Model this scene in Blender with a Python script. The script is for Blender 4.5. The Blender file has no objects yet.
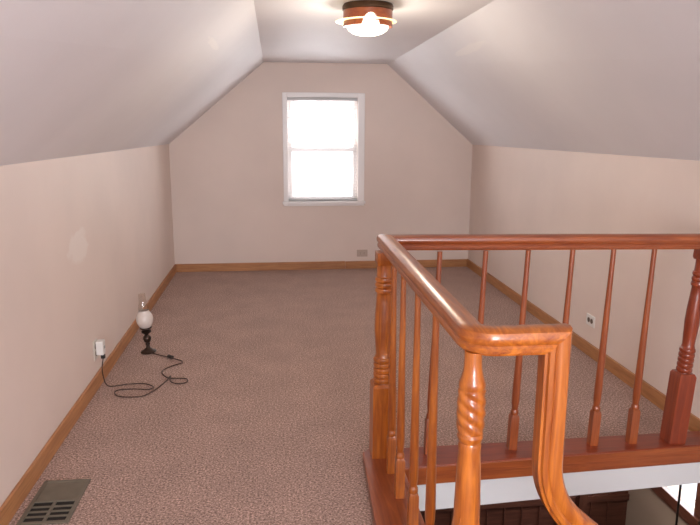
import bpy, bmesh, math, random
from mathutils import Vector, Matrix
random.seed(4)
S = bpy.context.scene
COL = S.collection
PI = math.pi

# ------------------------------------------------------------ materials
def newmat(name):
    m = bpy.data.materials.new(name); m.use_nodes = True
    nt = m.node_tree
    return m, nt, nt.nodes['Principled BSDF']

def node(nt, t, **kw):
    n = nt.nodes.new(t)
    for k, v in kw.items():
        if k in n.inputs: n.inputs[k].default_value = v
        else: setattr(n, k, v)
    return n

def ramp(nt, stops):
    r = nt.nodes.new('ShaderNodeValToRGB'); e = r.color_ramp.elements
    while len(e) < len(stops): e.new(0.5)
    for i, (p, c) in enumerate(stops): e[i].position = p; e[i].color = (*c, 1)
    return r

def plain(name, col, rough=0.5, metal=0.0, coat=0.0, bump=0.0, bscale=200, var=0.0):
    m, nt, b = newmat(name)
    b.inputs['Base Color'].default_value = (*col, 1)
    b.inputs['Roughness'].default_value = rough
    b.inputs['Metallic'].default_value = metal
    b.inputs['Coat Weight'].default_value = coat
    b.inputs['Coat Roughness'].default_value = 0.12
    tc = node(nt, 'ShaderNodeTexCoord')
    n = node(nt, 'ShaderNodeTexNoise', Scale=bscale, Detail=3.0)
    nt.links.new(tc.outputs['Object'], n.inputs['Vector'])
    if var:
        r = ramp(nt, [(0.3, tuple(c * (1 - var) for c in col)), (0.7, tuple(min(1, c * (1 + var)) for c in col))])
        n2 = node(nt, 'ShaderNodeTexNoise', Scale=bscale * 0.1, Detail=2.0)
        nt.links.new(tc.outputs['Object'], n2.inputs['Vector'])
        nt.links.new(n2.outputs['Fac'], r.inputs['Fac']); nt.links.new(r.outputs['Color'], b.inputs['Base Color'])
    if bump:
        bp = node(nt, 'ShaderNodeBump', Strength=bump, Distance=0.002)
        nt.links.new(n.outputs['Fac'], bp.inputs['Height']); nt.links.new(bp.outputs['Normal'], b.inputs['Normal'])
    return m

def wood(name, dark, light, axis, rough=0.3, coat=0.35, fine=1.0):
    m, nt, b = newmat(name)
    tc = node(nt, 'ShaderNodeTexCoord'); mp = node(nt, 'ShaderNodeMapping')
    sc = [28 * fine] * 3; sc[axis] = 2.2 * fine
    mp.inputs['Scale'].default_value = sc
    nt.links.new(tc.outputs['Object'], mp.inputs['Vector'])
    n = node(nt, 'ShaderNodeTexNoise', Scale=1.6, Detail=6.0, Roughness=0.6, Distortion=0.8)
    nt.links.new(mp.outputs['Vector'], n.inputs['Vector'])
    mid = tuple((a + c) / 2 for a, c in zip(dark, light))
    r = ramp(nt, [(0.3, dark), (0.5, mid), (0.68, light)])
    nt.links.new(n.outputs['Fac'], r.inputs['Fac']); nt.links.new(r.outputs['Color'], b.inputs['Base Color'])
    b.inputs['Roughness'].default_value = rough
    b.inputs['Coat Weight'].default_value = coat; b.inputs['Coat Roughness'].default_value = 0.15
    bp = node(nt, 'ShaderNodeBump', Strength=0.12, Distance=0.001)
    nt.links.new(n.outputs['Fac'], bp.inputs['Height']); nt.links.new(bp.outputs['Normal'], b.inputs['Normal'])
    return m

def paint(name, col, rough, patch=0.03, pale_patches=(), spec=0.35):
    m, nt, b = newmat(name)
    tc = node(nt, 'ShaderNodeTexCoord')
    n = node(nt, 'ShaderNodeTexNoise', Scale=1.7, Detail=3.0)
    nt.links.new(tc.outputs['Object'], n.inputs['Vector'])
    r = ramp(nt, [(0.35, tuple(c * (1 - patch) for c in col)), (0.65, tuple(c * (1 + patch) for c in col))])
    nt.links.new(n.outputs['Fac'], r.inputs['Fac']); nt.links.new(r.outputs['Color'], b.inputs['Base Color'])
    b.inputs['Roughness'].default_value = rough; b.inputs['Specular IOR Level'].default_value = spec
    prev = r.outputs['Color']
    for c, sc in pale_patches:      # soft pale patches mixed into the paint colour
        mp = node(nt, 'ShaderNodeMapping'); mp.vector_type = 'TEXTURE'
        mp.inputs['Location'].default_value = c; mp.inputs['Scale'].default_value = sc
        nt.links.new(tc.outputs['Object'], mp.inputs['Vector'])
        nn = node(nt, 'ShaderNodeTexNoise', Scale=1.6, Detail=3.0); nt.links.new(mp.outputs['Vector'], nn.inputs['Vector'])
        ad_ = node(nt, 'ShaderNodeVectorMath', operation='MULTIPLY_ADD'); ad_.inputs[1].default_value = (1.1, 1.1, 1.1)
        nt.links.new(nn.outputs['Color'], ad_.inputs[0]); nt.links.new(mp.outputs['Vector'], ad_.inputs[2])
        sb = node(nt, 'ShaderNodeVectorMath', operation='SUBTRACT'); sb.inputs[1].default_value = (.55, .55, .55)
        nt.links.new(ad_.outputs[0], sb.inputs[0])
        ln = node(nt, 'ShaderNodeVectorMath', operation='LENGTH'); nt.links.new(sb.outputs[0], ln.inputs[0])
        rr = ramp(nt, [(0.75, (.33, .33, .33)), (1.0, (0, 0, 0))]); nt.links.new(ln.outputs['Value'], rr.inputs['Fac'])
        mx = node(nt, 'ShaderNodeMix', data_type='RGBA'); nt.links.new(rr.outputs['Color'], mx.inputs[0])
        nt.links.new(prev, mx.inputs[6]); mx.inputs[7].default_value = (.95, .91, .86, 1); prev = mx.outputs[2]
    nt.links.new(prev, b.inputs['Base Color'])
    n2 = node(nt, 'ShaderNodeTexNoise', Scale=9.0, Detail=5.0)
    nt.links.new(tc.outputs['Object'], n2.inputs['Vector'])
    bp = node(nt, 'ShaderNodeBump', Strength=0.25, Distance=0.004)
    nt.links.new(n2.outputs['Fac'], bp.inputs['Height']); nt.links.new(bp.outputs['Normal'], b.inputs['Normal'])
    return m

def carpet_mat():
    m, nt, b = newmat('carpet')
    tc = node(nt, 'ShaderNodeTexCoord')
    n = node(nt, 'ShaderNodeTexNoise', Scale=112.0, Detail=3.0, Roughness=0.85)
    nt.links.new(tc.outputs['Object'], n.inputs['Vector'])
    r = ramp(nt, [(0.37, CARPET[0]), (0.5, CARPET[1]), (0.63, CARPET[2])])
    nt.links.new(n.outputs['Fac'], r.inputs['Fac'])
    n3 = node(nt, 'ShaderNodeTexNoise', Scale=4.0, Detail=4.0)
    nt.links.new(tc.outputs['Object'], n3.inputs['Vector'])
    r3 = ramp(nt, [(0.35, (0.93, 0.93, 0.93)), (0.65, (1.05, 1.05, 1.05))])
    nt.links.new(n3.outputs['Fac'], r3.inputs['Fac'])
    mx = node(nt, 'ShaderNodeMix', data_type='RGBA', blend_type='MULTIPLY')
    mx.inputs[0].default_value = 1.0
    nt.links.new(r.outputs['Color'], mx.inputs[6]); nt.links.new(r3.outputs['Color'], mx.inputs[7])
    nt.links.new(mx.outputs[2], b.inputs['Base Color'])
    b.inputs['Roughness'].default_value = 1.0
    b.inputs['Specular IOR Level'].default_value = 0.05
    b.inputs['Sheen Weight'].default_value = 0.15
    bp = node(nt, 'ShaderNodeBump', Strength=0.8, Distance=0.006)
    nt.links.new(n.outputs['Fac'], bp.inputs['Height']); nt.links.new(bp.outputs['Normal'], b.inputs['Normal'])
    return m

def emit_mat(name, col, st):
    m, nt, b = newmat(name)
    b.inputs['Base Color'].default_value = (*col, 1)
    b.inputs['Emission Color'].default_value = (*col, 1)
    b.inputs['Emission Strength'].default_value = st
    b.inputs['Roughness'].default_value = 0.3
    return m

def thin_glass(name, tint=(1, 1, 1), gloss=0.08, rough=0.03):
    m, nt, b = newmat(name)
    nt.nodes.remove(b)
    t = node(nt, 'ShaderNodeBsdfTransparent', Color=(*tint, 1))
    g = node(nt, 'ShaderNodeBsdfGlossy', Roughness=rough)
    mx = node(nt, 'ShaderNodeMixShader'); mx.inputs[0].default_value = gloss
    nt.links.new(t.outputs[0], mx.inputs[1]); nt.links.new(g.outputs[0], mx.inputs[2])
    nt.links.new(mx.outputs[0], nt.nodes['Material Output'].inputs['Surface'])
    return m

CARPET = ((0.15, 0.087, 0.067), (0.41, 0.265, 0.215), (0.80, 0.56, 0.465))
M = {}
M['wall'] = paint('cream_wall_paint', (0.80, 0.67, 0.595), 0.55, pale_patches=[((-1.043, 3.55, .845), (.15, .19, .10))])  # filler patch on the left wall
M['slope'] = paint('white_ceiling_paint', (0.80, 0.775, 0.785), 0.6, 0.02, [((-.333, 3.85, 1.925), (.025, .30, .025)), ((1.294, 4.42, 1.993), (.035, .40, .035))])  # long pale patches, one on each slope
M['carpet'] = carpet_mat()
OD, OL = (0.23, 0.044, 0.007), (0.56, 0.165, 0.020)
for a, s in enumerate('xyz'):
    M['oak_' + s] = wood('orange_oak_' + s, OD, OL, a)
    M['red_' + s] = wood('red_stained_oak_' + s, (0.17, 0.022, 0.008), (0.30, 0.050, 0.013), a)
    M['redoak_' + s] = wood('reddish_oak_' + s, (0.21, 0.040, 0.012), (0.38, 0.095, 0.024), a)
    M['honey_' + s] = wood('honey_pine_' + s, (0.36, 0.145, 0.05), (0.54, 0.25, 0.095), a, 0.45, 0.1)
    M['dark_' + s] = wood('dark_walnut_' + s, (0.055, 0.018, 0.012), (0.12, 0.045, 0.03), a, 0.4, 0.1)
M['white'] = plain('white_gloss_paint', (0.90, 0.86, 0.84), 0.35, bump=0.1)
M['fascia'] = plain('white_fascia_paint', (0.70, 0.68, 0.67), 0.5, bump=0.1)
M['blind'] = plain('white_vinyl_slat', (0.62, 0.60, 0.60), 0.5)
M['cord_white'] = plain('white_string', (0.75, 0.72, 0.7), 0.8)
M['plastic'] = plain('ivory_plastic', (0.72, 0.66, 0.58), 0.35)
M['plastic_white'] = plain('white_plastic', (0.82, 0.80, 0.76), 0.3)
M['plastic_tan'] = plain('tan_plastic', (0.54, 0.42, 0.34), 0.4)
M['slot'] = plain('dark_slot', (0.02, 0.016, 0.014), 0.6)
M['socket'] = plain('grey_brown_socket', (0.17, 0.12, 0.09), 0.5)
M['vent'] = plain('olive_grey_metal', (0.18, 0.155, 0.115), 0.45, 0.3, bump=0.1, var=0.08)
M['duct'] = plain('duct_dark', (0.012, 0.01, 0.008), 0.7)
M['bronze'] = plain('dark_bronze', (0.10, 0.055, 0.03), 0.38, 0.75, var=0.2, bscale=150)
M['lampmetal'] = plain('dark_aged_bronze', (0.055, 0.035, 0.025), 0.35, 0.6, var=0.3, bscale=200)
M['cordbrown'] = plain('brown_vinyl_cord', (0.07, 0.035, 0.025), 0.5)
M['globe'] = plain('frosted_white_glass', (0.74, 0.66, 0.60), 0.3, coat=0.4)
M['chimney'] = thin_glass('clear_chimney_glass', (0.93, 0.90, 0.87), 0.12, 0.08)
M['glass'] = thin_glass('window_glass', (0.97, 0.98, 1.0), 0.05)
M['rimglass'] = emit_mat('lit_yellow_rim_glass', (1.0, 0.86, 0.45), .8)
M['dome'] = emit_mat('lit_frosted_dome_glass', (1.0, 0.93, 0.76), 2.2)
M['bulb'] = emit_mat('lit_bulb', (1.0, 0.9, 0.7), 4.0)
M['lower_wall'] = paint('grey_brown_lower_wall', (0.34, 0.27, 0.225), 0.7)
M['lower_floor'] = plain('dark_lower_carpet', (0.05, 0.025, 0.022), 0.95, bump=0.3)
M['black'] = plain('black_metal', (0.015, 0.012, 0.012), 0.4)

# ------------------------------------------------------------ mesh helpers
def link(name, bm, mat, parent=None, smooth=False, bevel=0.0, kind=None, autosm=None):
    bmesh.ops.remove_doubles(bm, verts=bm.verts, dist=1e-6)
    bmesh.ops.recalc_face_normals(bm, faces=bm.faces)
    me = bpy.data.meshes.new(name); bm.to_mesh(me); bm.free()
    me.materials.append(M[mat] if isinstance(mat, str) else mat)
    if smooth:
        for p in me.polygons: p.use_smooth = True
        if autosm is not None:
            me.set_sharp_from_angle(angle=math.radians(autosm))
    o = bpy.data.objects.new(name, me); COL.objects.link(o)
    if parent: o.parent = parent
    if bevel:
        b = o.modifiers.new('bevel', 'BEVEL'); b.width = bevel; b.segments = 2; b.limit_method = 'ANGLE'; b.angle_limit = math.radians(40)
    if kind: o['kind'] = kind
    return o

def box(bm, x0, x1, y0, y1, z0, z1):
    v = [bm.verts.new((x, y, z)) for z in (z0, z1) for x, y in ((x0, y0), (x1, y0), (x1, y1), (x0, y1))]
    for f in ((0, 3, 2, 1), (4, 5, 6, 7), (0, 1, 5, 4), (1, 2, 6, 5), (2, 3, 7, 6), (3, 0, 4, 7)):
        bm.faces.new([v[i] for i in f])
    return v

def prism(bm, A, B):
    """closed prism between two matching point loops"""
    a = [bm.verts.new(p) for p in A]; b = [bm.verts.new(p) for p in B]; n = len(a)
    bm.faces.new(a[::-1]); bm.faces.new(b)
    for i in range(n): bm.faces.new((a[i], a[(i + 1) % n], b[(i + 1) % n], b[i]))
    return a + b

def plan_prism(bm, pts, z0, z1):
    return prism(bm, [(x, y, z0) for x, y in pts], [(x, y, z1) for x, y in pts])

def xz_prism(bm, pts, y0, y1):
    return prism(bm, [(x, y0, z) for x, z in pts], [(x, y1, z) for x, z in pts])

def lathe(bm, prof, n=24, c=(0, 0, 0), cap=True, mat=None):
    rings = []
    for r, z in prof:
        rings.append([bm.verts.new((c[0] + r * math.cos(2 * PI * k / n), c[1] + r * math.sin(2 * PI * k / n), c[2] + z)) for k in range(n)])
    for a, b in zip(rings, rings[1:]):
        for k in range(n): bm.faces.new((a[k], a[(k + 1) % n], b[(k + 1) % n], b[k]))
    if cap: bm.faces.new(rings[0][::-1]); bm.faces.new(rings[-1])
    vs = [v for r in rings for v in r]
    if mat is not None: bmesh.ops.transform(bm, matrix=mat, verts=vs)
    return vs

def sqring(bm, prof):
    """square section stack: (half, z)"""
    rings = [[bm.verts.new((sx * h, sy * h, z)) for sx, sy in ((-1, -1), (1, -1), (1, 1), (-1, 1))] for h, z in prof]
    for a, b in zip(rings, rings[1:]):
        for k in range(4): bm.faces.new((a[k], a[(k + 1) % 4], b[(k + 1) % 4], b[k]))
    bm.faces.new(rings[0][::-1]); bm.faces.new(rings[-1])

def tube(bm, pts, r, n=8, cap=True):
    pts = [Vector(p) for p in pts]; rings = []
    nrm = None
    for i, p in enumerate(pts):
        t = (pts[min(i + 1, len(pts) - 1)] - pts[max(i - 1, 0)]).normalized()
        if nrm is None:
            nrm = t.orthogonal().normalized()
        nrm = (nrm - t * nrm.dot(t)).normalized()
        bn = t.cross(nrm)
        rings.append([bm.verts.new(p + (nrm * math.cos(2 * PI * k / n) + bn * math.sin(2 * PI * k / n)) * r) for k in range(n)])
    for a, b in zip(rings, rings[1:]):
        for k in range(n): bm.faces.new((a[k], a[(k + 1) % n], b[(k + 1) % n], b[k]))
    if cap: bm.faces.new(rings[0][::-1]); bm.faces.new(rings[-1])

def catmull(pts, m=5):
    P = [Vector(p) for p in pts]; out = []
    Q = [P[0]] + P + [P[-1]]
    for i in range(1, len(Q) - 2):
        for k in range(m):
            t = k / m
            out.append(0.5 * ((2 * Q[i]) + (Q[i + 1] - Q[i - 1]) * t + (2 * Q[i - 1] - 5 * Q[i] + 4 * Q[i + 1] - Q[i + 2]) * t * t + (3 * Q[i] - Q[i - 1] - 3 * Q[i + 1] + Q[i + 2]) * t ** 3))
    out.append(P[-1])
    return out

def thing(name, label, cat, loc=(0, 0, 0), group=None, rot=None):
    o = bpy.data.objects.new(name, None); COL.objects.link(o); o.location = loc
    o.empty_display_size = 0.1
    if rot: o.rotation_euler = rot
    o['label'] = label; o['category'] = cat
    if group: o['group'] = group
    return o

# ------------------------------------------------------------ room
D = 6.857
YR = -2.2
XL = -1.064
def XLF(y): return XL + (6.857 - y) * 0.0065
def XR(y): return 2.030 + (y - 2.75) * 0.011
ZK = 1.316
ZC = 2.122
CL, CR = -0.10, 1.150
T = 0.12
ZB = -0.14       # underside of the upper floor
ZF = -2.62       # lower storey floor
LX0, LX1, LY1 = XL, 3.30, 5.39

def struct(name, bm, mat, parent=None, **k):
    return link(name, bm, mat, parent, kind=None if parent else 'structure', **k)

# upper floor: carpeted, with the stairwell opening against the right wall
bm = bmesh.new()
plan_prism(bm, [(XL - T, YR - T), (XR(YR) + T, YR - T), (XR(.4) + T, .4), (.50, .4), (.50, 2.572), (XR(2.572) + T, 2.572 + .07), (XR(D) + T, D + T), (XL - T, D + T)], ZB, 0.0)
struct('floor', bm, 'carpet')

# side (knee) walls
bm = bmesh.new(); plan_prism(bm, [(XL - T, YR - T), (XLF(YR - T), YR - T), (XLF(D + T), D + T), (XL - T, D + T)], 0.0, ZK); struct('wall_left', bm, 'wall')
bm = bmesh.new()
plan_prism(bm, [(XR(YR - T), YR - T), (XR(YR) + T, YR - T), (XR(D) + T, D + T), (XR(D), D + T)], 0.0, ZK)
plan_prism(bm, [(XR(.4), .4), (XR(.4) + T, .4), (XR(2.57) + T, 2.57), (XR(2.57), 2.57)], ZF, 0.0)
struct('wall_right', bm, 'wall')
# sloped ceilings and flat ceiling
def slab(name, a, b, nrm, mat='slope'):
    bm = bmesh.new()
    (xa, za, xa2), (xb, zb, xb2) = a, b
    A = [(xa, YR - T, za), (xb, YR - T, zb), (xb + nrm[0], YR - T, zb + nrm[1]), (xa + nrm[0], YR - T, za + nrm[1])]
    B = [(xa2, D + T, za), (xb2, D + T, zb), (xb2 + nrm[0], D + T, zb + nrm[1]), (xa2 + nrm[0], D + T, za + nrm[1])]
    prism(bm, A, B)
    return struct(name, bm, mat)
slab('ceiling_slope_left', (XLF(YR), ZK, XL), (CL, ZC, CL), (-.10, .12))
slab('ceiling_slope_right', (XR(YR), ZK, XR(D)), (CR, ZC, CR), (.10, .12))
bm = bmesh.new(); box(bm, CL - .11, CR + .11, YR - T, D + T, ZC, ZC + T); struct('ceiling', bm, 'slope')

# gable walls with window openings
def gable(name, y0, y1, wx0, wx1, wz0, wz1, xr, xl):
    bm = bmesh.new()
    def zt(x):
        if x < CL: return ZK + (x - xl) / (CL - xl) * (ZC - ZK)
        if x > CR: return ZK + (xr - x) / (xr - CR) * (ZC - ZK)
        return ZC
    def strip(xa, xb, z0, z1=None):
        top = [(xa, zt(xa))] + [(c, ZC) for c in (CL, CR) if xa < c < xb] + [(xb, zt(xb))] if z1 is None else [(xa, z1), (xb, z1)]
        xz_prism(bm, [(xb, z0), (xa, z0)] + top, y0, y1)
    strip(xl, wx0, 0); strip(wx1, xr, 0); strip(wx0, wx1, 0, wz0); strip(wx0, wx1, wz1)
    return struct(name, bm, 'wall')
WX0, WX1, WZ0, WZ1 = 0.125, 0.850, 0.730, 1.785
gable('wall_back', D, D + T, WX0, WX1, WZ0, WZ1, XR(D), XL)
RX0, RX1, RZ0, RZ1 = -0.12, 1.17, 0.45, 1.95
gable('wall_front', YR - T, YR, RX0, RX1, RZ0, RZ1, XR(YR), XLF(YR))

# baseboards (honey wood)
bh, bt = 0.085, 0.016
bm = bmesh.new(); plan_prism(bm, [(XLF(YR), YR), (XLF(YR) + bt, YR), (XL + bt, D), (XL, D)], 0, bh); struct('baseboard_left', bm, 'honey_y', bevel=.004)
bm = bmesh.new(); box(bm, XL + bt, 0.72, D - bt, D, 0, bh); box(bm, .722, XR(D) - bt, D - bt, D, 0, bh * .97)
struct('baseboard_back', bm, 'honey_x', bevel=.003)
bm = bmesh.new(); plan_prism(bm, [(XR(2.73) - bt, 2.73), (XR(2.73), 2.73), (XR(D), D), (XR(D) - bt, D)], 0, bh)
struct('baseboard_right', bm, 'honey_y', bevel=.004)

# stairwell fascia
bm = bmesh.new()
x1 = XR(2.57)
prism(bm, [(.50, 2.553, -.187), (x1, 2.598, -.150), (x1, 2.640, -.150), (.50, 2.572, -.187)], [(.50, 2.553, -.043), (x1, 2.598, -.043), (x1, 2.640, -.043), (.50, 2.572, -.043)])
struct('trim_1', bm, 'fascia')
bm = bmesh.new()
box(bm, .50, .515, .41, 2.552, ZB - .01, -.002)
struct('trim_2', bm, 'fascia')

# lower storey
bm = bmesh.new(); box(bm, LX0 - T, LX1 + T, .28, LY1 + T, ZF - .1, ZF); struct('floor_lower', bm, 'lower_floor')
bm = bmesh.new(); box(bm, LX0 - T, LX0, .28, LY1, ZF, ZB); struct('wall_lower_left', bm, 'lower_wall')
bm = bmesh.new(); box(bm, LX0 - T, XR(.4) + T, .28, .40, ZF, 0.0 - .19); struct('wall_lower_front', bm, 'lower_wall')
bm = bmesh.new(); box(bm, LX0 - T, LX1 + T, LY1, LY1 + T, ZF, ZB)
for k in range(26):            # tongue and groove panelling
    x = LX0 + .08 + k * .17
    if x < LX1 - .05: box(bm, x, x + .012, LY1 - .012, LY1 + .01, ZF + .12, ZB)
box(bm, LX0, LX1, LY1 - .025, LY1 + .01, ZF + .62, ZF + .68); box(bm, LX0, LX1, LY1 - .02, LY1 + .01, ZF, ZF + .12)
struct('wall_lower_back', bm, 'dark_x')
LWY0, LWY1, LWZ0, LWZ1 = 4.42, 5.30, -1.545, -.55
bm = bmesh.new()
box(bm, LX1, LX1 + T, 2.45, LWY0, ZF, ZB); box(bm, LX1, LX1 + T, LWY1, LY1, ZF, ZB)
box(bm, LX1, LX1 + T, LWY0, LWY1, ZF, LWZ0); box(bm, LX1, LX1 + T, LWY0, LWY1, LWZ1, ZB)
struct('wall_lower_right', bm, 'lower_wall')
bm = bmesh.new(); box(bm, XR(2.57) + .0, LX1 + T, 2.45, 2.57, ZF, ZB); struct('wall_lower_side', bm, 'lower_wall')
bm = bmesh.new(); box(bm, XR(2.57), LX1 + T, 2.45, LY1 + T, ZB, ZB + .1); struct('ceiling_lower', bm, 'slope')

# lower window
w3 = bpy.data.objects.new('window_3', None); COL.objects.link(w3); w3['kind'] = 'structure'
bm = bmesh.new()
cw = .085
box(bm, LX1 - .02, LX1, LWY0 - cw, LWY0, LWZ0, LWZ1 + cw); box(bm, LX1 - .02, LX1, LWY1, LWY1 + cw, LWZ0, LWZ1 + cw)
box(bm, LX1 - .02, LX1, LWY0, LWY1, LWZ1, LWZ1 + cw)
link('window_frame', bm, 'dark_y', w3, bevel=.003)
bm = bmesh.new(); box(bm, LX1 - .05, LX1, LWY0 - cw - .02, LWY1 + cw + .0, LWZ0 - .10, LWZ0)
link('window_sill', bm, 'dark_y', w3, bevel=.004)
bm = bmesh.new(); box(bm, LX1 + .012, LX1 + .018, LWY0, LWY1, LWZ0, LWZ1); link('pane', bm, 'glass', w3)

# thin floor-to-ceiling pole in the lower room
o = thing('metal_pole', 'thin black vertical pole in the room below, in front of the bright window', 'pole', (2.70, 3.80, ZF))
bm = bmesh.new(); lathe(bm, [(.008, 0), (.008, ZB - ZF)], 10); link('pole', bm, 'black', o, smooth=True, autosm=40)
bm = bmesh.new(); lathe(bm, [(.035, 0), (.035, .006), (.012, .018)], 16); link('base_flange', bm, 'black', o, smooth=True, autosm=40)
# dark post and cabinet in the room below
o = thing('dark_post', 'dark brown square wooden post in the room below, under the railing gap', 'post', (2.34, 4.45, ZF))
bm = bmesh.new(); sqring(bm, [(.045, 0), (.045, .1), (.034, .12), (.034, ZB - ZF - .05), (.045, ZB - ZF - .04), (.045, ZB - ZF)]); link('post', bm, 'dark_z', o)

# ------------------------------------------------------------ windows of the attic
def window(name, x0, x1, z0, z1, yi, out, cl, cr, ct, cb):
    """yi: inner wall face, out: +1 when outside lies at larger y"""
    w = bpy.data.objects.new(name, None); COL.objects.link(w); w['kind'] = 'structure'
    def bx(bm, a, b, d0, d1, c, d): box(bm, a, b, *sorted((yi + out * d0, yi + out * d1)), c, d)
    bm = bmesh.new()
    bx(bm, x0 - cl, x0, -.016, 0.02, z0 - cb, z1 + ct); bx(bm, x1, x1 + cr, -.016, 0.02, z0 - cb, z1 + ct)
    bx(bm, x0, x1, -.016, 0.02, z1, z1 + ct)
    link('window_frame', bm, 'white', w, bevel=.004)
    bm = bmesh.new(); bx(bm, x0 - cl - .012, x1 + cr + .012, -.035, T, z0 - .03, z0)
    bx(bm, x0 - cl, x1 + cr, -.014, 0, z0 - cb - .02, z0 - .03)
    link('window_sill', bm, 'white', w, bevel=.004)
    zm = (z0 + z1) / 2 + .005
    for k, (a, b, d) in enumerate(((zm - .024, z1, .095), (z0, zm + .024, .07))):
        bm = bmesh.new(); f = .048
        bx(bm, x0, x0 + f, d - .012, d + .012, a, b); bx(bm, x1 - f, x1, d - .012, d + .012, a, b)
        bx(bm, x0 + f, x1 - f, d - .012, d + .012, b - f, b); bx(bm, x0 + f, x1 - f, d - .012, d + .012, a, a + f)
        s = link('window_sash', bm, 'white', w)
        bm = bmesh.new(); bx(bm, x0 + f, x1 - f, d - .002, d + .002, a + f, b - f); link('pane', bm, 'glass', s)
    return w
window('window_1', WX0, WX1, WZ0, WZ1, D, 1, .048, .070, .045, .03)
window('window_2', RX0, RX1, RZ0, RZ1, YR, -1, .06, .06, .06, .04)

# mini blind in the back window
bl = thing('window_blind', 'white horizontal slat blind lowered over the bright window in the far wall', 'window blind', ((WX0 + WX1) / 2, D + .03, WZ0))
hw = (WX1 - WX0) / 2 - .004; H = WZ1 - WZ0
bm = bmesh.new(); box(bm, -hw, hw, -.016, .016, H - .03, H); link('headrail', bm, 'blind', bl, bevel=.002)
bm = bmesh.new(); ns = 32
for k in range(ns):
    z = .04 + k * (H - .085) / (ns - 1); tl = math.radians(-4); w = .0125
    for s in (0,):
        A = [(-hw, -w * math.cos(tl), z - w * math.sin(tl)), (-hw, 0, z + .0008), (-hw, w * math.cos(tl), z + w * math.sin(tl)), (-hw, 0, z + .0016)]
        prism(bm, A, [(hw, y, zz) for _, y, zz in A])
link('slats', bm, 'blind', bl)
bm = bmesh.new(); box(bm, -hw, hw, -.013, .013, .002, .022); link('bottom_rail', bm, 'blind', bl, bevel=.003)
for x in (-hw + .02, hw - .02):
    bm = bmesh.new()
    for y in (-.0135, .0135): tube(bm, [(x, y, .02), (x, y, H - .02)], .0014, 6)
    link('ladder_cord', bm, 'cord_white', bl)
bm = bmesh.new(); tube(bm, [(-hw + .06, -.02, H - .03), (-hw + .06, -.021, H - .45)], .003, 8); link('tilt_wand', bm, 'blind', bl)

# ------------------------------------------------------------ stair railing
rail = thing('stair_railing', 'orange stained wooden railing with turned posts and a curved handrail guarding the stairwell', 'stair railing', (.455, 2.68, 0.0))
RO = Vector((.455, 2.68, 0.0))
# handrail section: (across, up), up measured from the underside
PW, PH = .034, .066
prof = [(-.020, 0), (.020, 0), (.022, .006), (.030, .009), (.031, .020), (.027, .026), (.033, .034), (.034, .046), (.030, .057), (.020, .0635), (0, .066),
        (-.020, .0635), (-.030, .057), (-.034, .046), (-.033, .034), (-.027, .026), (-.031, .020), (-.030, .009), (-.022, .006)]
def sweep(frames):
    """frames: (origin, across, up)"""
    bm = bmesh.new(); rings = []
    for o, a, u in frames:
        rings.append([bm.verts.new(Vector(o) + Vector(a) * p + Vector(u) * q - RO) for p, q in prof])
    n = len(prof)
    for A, B in zip(rings, rings[1:]):
        for k in range(n): bm.faces.new((A[k], A[(k + 1) % n], B[(k + 1) % n], B[k]))
    bm.faces.new(rings[0][::-1]); bm.faces.new(rings[-1])
    return bm
ZU = .932      # underside of the near rail
ZUF = .952     # underside of the far rail
XA, YA = .462, 2.735           # far mitred corner (centre line)
YN = 1.440                     # near rail line
XE, YE = XR(2.62), 2.625       # far rail meets the right wall
up = Vector((0, 0, 1))
# far rail along x, mitred at the left end
dfar = Vector((XE - XA, YE - YA, 0)).normalized(); nfar = Vector((-dfar.y, dfar.x, 0))
dl = Vector((0, -1, 0))
mit = (nfar + Vector((-1, 0, 0))); mit = mit / (mit.dot(nfar))     # mitre direction: outward corner = far-left
bm = sweep([((XA, YA, ZUF), mit, up), ((XE, YE, ZUF), nfar, up)])
link('handrail', bm, 'redoak_x', rail, smooth=True, autosm=35)
# left rail towards the viewer, quarter turn, short front rail with mitred end
XN = .462
fr = [((XA, YA, ZUF), mit, up)]
R = .05
for k in range(0, 9):
    a = k / 8 * PI / 2
    c = Vector((XN + R, YN + R, ZU))
    out = Vector((-math.cos(a), -math.sin(a), 0))
    fr.append((c + out * R, out, up))
XG = .693                      # outer face of the vertical drop
# mitre joint with the vertical drop: top surface of rail (z = ZU+.066) meets outer face x = XG
# use shared inner corner at (XG-.066, ZU)
fr.append(((XG - PH, YN, ZU), Vector((0, -1, 0)), Vector((1, 0, 1))))
bm = sweep(fr)
link('handrail', bm, 'oak_y', rail, smooth=True, autosm=35)
# vertical drop and easement down to the raking stair rail
fr = [((XG - PH, YN, ZU), Vector((0, -1, 0)), Vector((1, 0, 1)))]
ctr = []
zs, ang_end = .65, math.radians(48)
fr.append(((XG - PH, YN, zs), Vector((0, -1, 0)), Vector((1, 0, 0))))
Rc = .26
for k in range(1, 13):
    a = k / 12 * ang_end
    u = Vector((math.cos(a), 0, math.sin(a)))
    c = Vector((XG - PH + Rc, YN, zs))
    fr.append((c - u * Rc, Vector((0, -1, 0)), u))
p, u = fr[-1][0], fr[-1][2]
t = Vector((math.sin(ang_end), 0, -math.cos(ang_end)))
L = (XR(1.4) - .03 - p.x) / t.x
for k in range(1, 5): fr.append((p + t * L * k / 4, Vector((0, -1, 0)), u))
bm = sweep(fr)
link('handrail', bm, 'oak_z', rail, smooth=True, autosm=35)

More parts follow.
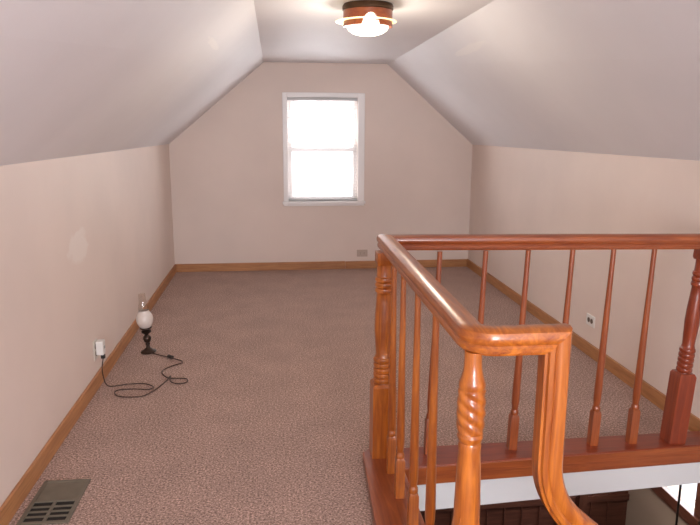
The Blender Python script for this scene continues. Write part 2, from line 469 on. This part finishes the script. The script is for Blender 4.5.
# base rails (red stained boards edging the stairwell)
SZ = .040
bm = bmesh.new()
P = [(.500, 2.532), (XR(2.6), 2.600), (XR(2.7), 2.735), (.50, 2.712)]
plan_prism(bm, [(x - RO.x, y - RO.y) for x, y in P], 0.001, SZ)
o = link('base_rail', bm, 'red_x', rail, bevel=.004); o['label'] = 'long dark red base board under the far balusters'
bm = bmesh.new(); P = [(.500, 2.527), (XR(2.6), 2.595), (XR(2.6), 2.600), (.50, 2.532)]
plan_prism(bm, [(x - RO.x, y - RO.y) for x, y in P], 0.0, SZ - .004)
P = [(.500, 2.527), (XR(2.6), 2.595), (XR(2.6), 2.62), (.50, 2.552)]
plan_prism(bm, [(x - RO.x, y - RO.y) for x, y in P], -.045, 0.0)
o2 = link('nosing', bm, 'redoak_x', o, bevel=.002)
bm = bmesh.new()
P = [(.300, 1.36), (.505, 1.36), (.500, 2.712), (.395, 2.722), (.364, 2.69), (.338, 2.13)]
plan_prism(bm, [(x - RO.x, y - RO.y) for x, y in P], 0.001, SZ)
P = [(.503, 1.36), (.523, 1.36), (.520, 2.53), (.500, 2.532)]
plan_prism(bm, [(x - RO.x, y - RO.y) for x, y in P], -.045, SZ)
link('base_rail', bm, 'redoak_y', rail, bevel=.004)

# turned big newel
def ringsec(z0, z1, r, n, d=.006):
    out = []; h = (z1 - z0) / n
    for k in range(n):
        a = z0 + k * h
        out += [(r - d, a), (r - d * .25, a + h * .18), (r, a + h * .5), (r - d * .25, a + h * .82)]
    out.append((r - d, z1)); return out
def newel_big(bm, top, s=1.0):
    sqring(bm, [(.047 * s, 0), (.047 * s, .325), (.040 * s, .338)])
    pr = [(.036, .335)] + ringsec(.34, .455, .041, 5) + [(.031, .47), (.034, .52), (.0375, .58), (.036, .64), (.032, .70), (.030, .735)] + ringsec(.74, .81, .038, 3) + [(.031, .825), (.031, .86), (.036, .885)]
    lathe(bm, [(r * s, z) for r, z in pr], 28)
    sqring(bm, [(.030 * s, .86), (.034 * s, .87), (.034 * s, top)])
def newel_near(bm, top):
    # local z measured from base rail top
    sqring(bm, [(.036, 0), (.034, .38), (.024, .47)])
    n = 40
    pr = [(.033, .38), (.0335, .42), (.0325, .50), (.0295, .60), (.027, .64), (.0285, .655), (.026, .664), (.0305, .672), (.032, .680), (.029, .688)]
    z = .69
    while z < .80: pr.append((.0322 + .002 * math.sin((z - .69) / .11 * PI), z)); z += .0035
    pr += [(.030, .803), (.0325, .810), (.031, .820), (.026, .835), (.0225, .852), (.0212, .87), (.0212, top)]
    vs = lathe(bm, pr, n)
    for v in vs:                    # carved rope twist and ring grooves
        z = v.co.z
        if .6895 < z < .801:
            th = math.atan2(v.co.y, v.co.x); r = math.hypot(v.co.x, v.co.y)
            q = math.sin(2 * th + z * 105); k = (r - .0042 * (1 - abs(q)) + .0012) / r
            v.co.x *= k; v.co.y *= k
def baluster(bm, top, s=1.0):
    sqring(bm, [(.0185 * s, 0), (.0185 * s, .155), (.015 * s, .166)])
    pr = [(.0155 * s, .16), (.018 * s, .17), (.0175 * s, .182), (.0135 * s, .19), (.0145 * s, .20), (.017 * s, .225), (.0175 * s, .26), (.0165 * s, .34), (.0145 * s, .50), (.0125 * s, .68), (.0112 * s, .80), (.011 * s, top)]
    lathe(bm, pr, 16)
def put(name, fn, x, y, top, mat, **k):
    bm = bmesh.new(); fn(bm, top, **k)
    o = link(name, bm, mat, rail, smooth=True, autosm=30)
    o.location = Vector((x, y, SZ)) - RO
    return o
def ray_line_y(x): return YA + (x - XA) * (YE - YA) / (XE - XA)
ht = ZU - SZ + .004; hf = ZUF - SZ + .003
o = put('newel_post', newel_big, .449, 2.672, hf, 'oak_z', s=1.08); o['label'] = 'far left square and turned newel post at the railing corner'
o = put('newel_post', newel_big, 1.815, 2.650, hf + .001, 'red_z', s=.84); o.rotation_euler.y = math.radians(3.4); o['label'] = 'dark red newel post near the right wall'
o = put('newel_post', newel_near, .462, 1.452, ht, 'oak_z'); o['label'] = 'near newel post with carved rings under the rounded corner'
for x in (.655, .854, 1.041, 1.240, 1.426, 1.614):
    o = put('baluster', baluster, x, 2.655, hf, 'redoak_z'); o.rotation_euler.y = math.radians(1.6)
for y in (2.505, 2.315, 2.065, 1.815):
    put('baluster', baluster, .460, y, ht + .02 * (y - 1.44) / 1.3, 'oak_z', s=.95)

# ------------------------------------------------------------ ceiling light
cl = thing('ceiling_light', 'round lit ceiling lamp with wooden band, glass brim and glowing dome', 'ceiling light', (.512, 3.72, ZC))
bm = bmesh.new(); lathe(bm, [(.132, -.0001), (.138, -.010), (.138, -.030), (.128, -.036)], 48); link('canopy', bm, 'bronze', cl, smooth=True, autosm=35)
bm = bmesh.new()        # wooden band with arched cut-outs
N = 96; ro, ri, zt0, zb0 = .134, .124, -.034, -.118
rings = []
for k in range(N):
    th = 2 * PI * k / N - PI / 2
    d = min(abs(((th + PI / 2 - q + PI) % (2 * PI)) - PI) for q in (0, PI / 2 * 1.34, -PI / 2 * 1.34))
    w = .36
    zb = zb0 + (max(0, 1 - (d / w) ** 2) ** .6 * .058 if d < w else 0)
    c, s = math.cos(th), math.sin(th)
    rings.append([bm.verts.new((r * c, r * s, z)) for r, z in ((ro, zt0), (ro, zb), (ri, zb), (ri, zt0))])
for k in range(N):
    A, B = rings[k], rings[(k + 1) % N]
    for j in range(4): bm.faces.new((A[j], A[(j + 1) % 4], B[(j + 1) % 4], B[j]))
link('wooden_band', bm, 'redoak_x', cl, smooth=True, autosm=30)
bm = bmesh.new(); lathe(bm, [(.118, -.086), (.162, -.087), (.166, -.089), (.162, -.091), (.118, -.090)], 56, cap=False)
o = link('glass_brim', bm, 'rimglass', cl, smooth=True, autosm=40); o.location = (-.010, 0, 0)
bm = bmesh.new(); lathe(bm, [(.112, -.095), (.114, -.118), (.105, -.134), (.082, -.149), (.05, -.158), (.015, -.161), (.002, -.1615)], 48); link('glass_dome', bm, 'dome', cl, smooth=True)
bm = bmesh.new(); lathe(bm, [(.002, -.040), (.03, -.045), (.045, -.06), (.04, -.076), (.02, -.086)], 20); link('bulb', bm, 'bulb', cl, smooth=True)

# ------------------------------------------------------------ table lamp on the floor
tl = thing('table_lamp', 'small lamp with white globe and dark bronze base standing on the carpet', 'lamp', (-.862, 4.285, 0.0), rot=(0, math.radians(-3.5), 0))
bm = bmesh.new(); lathe(bm, [(.050, .004), (.052, .008), (.046, .014), (.032, .02), (.024, .028), (.014, .036), (.011, .05), (.016, .062), (.012, .07)], 28); link('base', bm, 'lampmetal', tl, smooth=True, autosm=60)
bm = bmesh.new(); lathe(bm, [(.012, .068), (.022, .08), (.027, .098), (.024, .112), (.013, .124), (.016, .132), (.030, .140), (.032, .152), (.022, .158), (.030, .164), (.040, .170), (.038, .176)], 28); link('stem', bm, 'lampmetal', tl, smooth=True, autosm=60)
bm = bmesh.new(); lathe(bm, [(.030, .174), (.041, .186), (.051, .207), (.055, .230), (.051, .254), (.041, .273), (.033, .285), (.034, .292)], 32, cap=False); link('globe', bm, 'globe', tl, smooth=True)
bm = bmesh.new(); lathe(bm, [(.026, .18), (.030, .285), (.033, .305), (.028, .33), (.023, .36), (.022, .405)], 24, cap=False); link('chimney', bm, 'chimney', tl, smooth=True)
# cord: flat loops on the carpet then up to the wall socket
cpts = [[-0.851, 4.25], [-0.79, 4.215], [-0.718, 4.16], [-0.612, 4.064], [-0.66, 3.996], [-0.703, 3.939], [-0.708, 3.872], [-0.66, 3.788], [-0.596, 3.773], [-0.548, 3.759], [-0.541, 3.704], [-0.592, 3.688], [-0.638, 3.733], [-0.646, 3.80], [-0.662, 3.736], [-0.685, 3.657], [-0.716, 3.581], [-0.762, 3.518], [-0.863, 3.521], [-0.913, 3.563], [-0.914, 3.621], [-0.829, 3.632], [-0.74, 3.60], [-0.719, 3.64], [-0.784, 3.708], [-0.874, 3.709], [-0.959, 3.685], [-1.000, 3.722]]
P3 = [(x, y, .0065) for x, y in cpts]
P3[0] = (-.851, 4.25, .012)
for i in (13, 22, 23): P3[i] = (*cpts[i], .013)
P3 += [(-1.014, 3.728, .05), (-1.014, 3.715, .10), (-1.008, 3.71, .14), (-1.003, 3.715, .171)]
tlm = tl.matrix_basis.copy()
inv = (Matrix.Translation(tl.location) @ tl.rotation_euler.to_matrix().to_4x4()).inverted()
bm = bmesh.new(); tube(bm, [inv @ q for q in catmull(P3, 5)], .0034, 8)
cord = link('cord', bm, 'cordbrown', tl, smooth=True)
bm = bmesh.new()
lathe(bm, [(.004, -.026), (.011, -.02), (.012, .02), (.004, .026)], 12, mat=inv @ Matrix.Translation((-.70, 4.145, .013)) @ Matrix.Rotation(math.radians(-42), 4, 'Z') @ Matrix.Rotation(PI / 2, 4, 'Y'))
link('cord_switch', bm, 'slot', cord, smooth=True, autosm=50)
bm = bmesh.new()
box(bm, -1.014, -.992, 3.704, 3.726, .167, .1905); bmesh.ops.transform(bm, matrix=inv, verts=bm.verts)
link('plug', bm, 'slot', cord, bevel=.003)

# ------------------------------------------------------------ outlets
def outlet(label, loc, rot, mat, horizontal=False, sock='socket'):
    """local: plate in xz plane, faces -y"""
    o = thing('wall_outlet', label, 'electrical outlet', loc, rot=(rot))
    w, h = (.0575, .0375) if horizontal else (.0375, .0575)
    bm = bmesh.new(); box(bm, -w, w, -.006, 0, -h, h); link('cover_plate', bm, mat, o, bevel=.003)
    for s in (-1, 1):
        c = (s * .02, 0) if horizontal else (0, s * .02)
        bm = bmesh.new(); lathe(bm, [(.0165, 0), (.0165, .002)], 20, mat=Matrix.Translation((c[0], -.006, c[1])) @ Matrix.Rotation(PI / 2, 4, 'X'))
        f = link('socket', bm, sock, o)
        bm = bmesh.new()
        for q in (-.006, .006):
            a, b = (c[0], c[1] + q) if horizontal else (c[0] + q, c[1])
            e = (.0045, .001) if horizontal else (.001, .0045)
            box(bm, a - e[0], a + e[0], -.0088, -.008, b - e[1], b + e[1])
        link('slots', bm, 'slot', f)
    return o
outlet('ivory outlet on the left wall above the baseboard with an adapter plugged in', (XLF(3.705), 3.705, .222), (0, 0, PI / 2), 'plastic')
outlet('tan sideways outlet low on the far wall under the window', (.905, D, .168), (0, 0, 0), 'plastic_tan', True, 'plastic_tan')
outlet('ivory outlet on the right wall seen between the railing balusters', (XR(3.95), 3.95, .235), (0, 0, -PI / 2), 'plastic_white', True)
ad = thing('power_adapter', 'white boxy plug adapter in the left wall outlet, lamp cord hanging from it', 'adapter', (XLF(3.705) + .009, 3.715, .222))
bm = bmesh.new(); box(bm, 0, .042, -.026, .026, -.030, .052); link('body', bm, 'plastic_white', ad, bevel=.006)
bm = bmesh.new(); box(bm, .042, .0435, -.010, -.006, .005, .02); box(bm, .042, .0435, .006, .010, .005, .02); link('slots', bm, 'slot', ad)

# ------------------------------------------------------------ floor register
fv = thing('floor_vent', 'olive grey metal floor register set in the carpet by the left baseboard', 'floor vent', (-.893, 2.485, 0.0))
VW, VL = .094, .158
bm = bmesh.new(); e = .016
box(bm, -VW, -VW + e, -VL, VL, .0, .007); box(bm, VW - e, VW, -VL, VL, .0, .007)
box(bm, -VW + e, VW - e, -VL, -VL + e, .0, .007); box(bm, -VW + e, VW - e, VL - e, VL, .0, .007)
box(bm, -.006, .006, -VL + e, 0.0, .0, .0065); box(bm, -VW + e, VW - e, -.006, .006, .0, .0068)
link('vent_frame', bm, 'vent', fv, bevel=.0015)
bm = bmesh.new()
n = 7
for k in range(n):                      # closed louvres, far half
    y = .010 + k * (VL - e - .012) / n
    A = [(-VW + e, y, .001), (-VW + e, y + .019, .0035), (-VW + e, y + .019, .0052), (-VW + e, y, .0025)]
    prism(bm, A, [(VW - e, a, b) for _, a, b in A])
link('louver', bm, 'vent', fv)
bm = bmesh.new()
for k in range(1, 4):                    # open louvres, near half
    y = -.006 - k * (VL - e - .006) / 4
    box(bm, -VW + e, VW - e, y - .005, y + .005, .0018, .0052)
link('louver', bm, 'vent', fv)
bm = bmesh.new(); box(bm, -VW + .004, VW - .004, -VL + .004, VL - .004, .0, .0012); o = link('duct_opening', bm, 'duct', fv)

# ------------------------------------------------------------ lights
def area(name, loc, rot, sx, sy, power, col):
    l = bpy.data.lights.new(name, 'AREA'); l.shape = 'RECTANGLE'; l.size = sx; l.size_y = sy; l.energy = power; l.color = col
    o = bpy.data.objects.new(name, l); COL.objects.link(o); o.location = loc; o.rotation_euler = rot
    return o
# daylight outside each window
area('daylight_back', ((WX0 + WX1) / 2, D + .35, (WZ0 + WZ1) / 2 + .1), (-PI / 2, 0, 0), 1.5, 1.9, 80, (1.0, .97, .95))
area('daylight_front', ((RX0 + RX1) / 2, YR - .40, .75), (PI / 2, 0, 0), 1.9, 1.7, 300, (.93, .96, 1.0))
area('daylight_lower', (LX1 + .45, (LWY0 + LWY1) / 2, -1.0), (0, PI / 2, 0), 1.5, 1.5, 60, (1.0, 1.0, 1.0))
pl = bpy.data.lights.new('lamp_glow', 'POINT'); pl.energy = 8.5; pl.color = (1.0, .88, .72); pl.shadow_soft_size = .12
o = bpy.data.objects.new('lamp_glow', pl); COL.objects.link(o); o.location = (.512, 3.72, ZC - .36)

pl = bpy.data.lights.new('lower_room_fill', 'POINT'); pl.energy = 45; pl.color = (1.0, .88, .75); pl.shadow_soft_size = .15  # added fill without a fixture, brightens the right wall downstairs
o = bpy.data.objects.new('lower_room_fill', pl); COL.objects.link(o); o.location = (2.35, 4.3, -.50)
w = bpy.data.worlds.new('world'); S.world = w; w.use_nodes = True
w.node_tree.nodes['Background'].inputs['Color'].default_value = (.92, .96, 1, 1)
w.node_tree.nodes['Background'].inputs['Strength'].default_value = 1.4

# ------------------------------------------------------------ camera
f, pitch, yaw, roll = 655.5, .1978, .1124, .0039
cam = bpy.data.cameras.new('camera'); co = bpy.data.objects.new('camera', cam); COL.objects.link(co)
cam.sensor_width = 36; cam.lens = f / 700 * 36; cam.clip_start = .05
fw = Vector((math.sin(yaw) * math.cos(pitch), math.cos(yaw) * math.cos(pitch), -math.sin(pitch)))
rt = Vector((math.cos(yaw), -math.sin(yaw), 0)); u = rt.cross(fw)
r2 = rt * math.cos(roll) + u * math.sin(roll); u2 = -rt * math.sin(roll) + u * math.cos(roll)
m = Matrix((r2, u2, -fw)).transposed().to_4x4(); m.translation = (0, 0, 1.45)
co.matrix_world = m
S.camera = co
S.view_settings.view_transform = 'Standard'; S.view_settings.look = 'None'
S.view_settings.gamma = 1; S.view_settings.use_curve_mapping = False
S.view_settings.exposure = 0.45
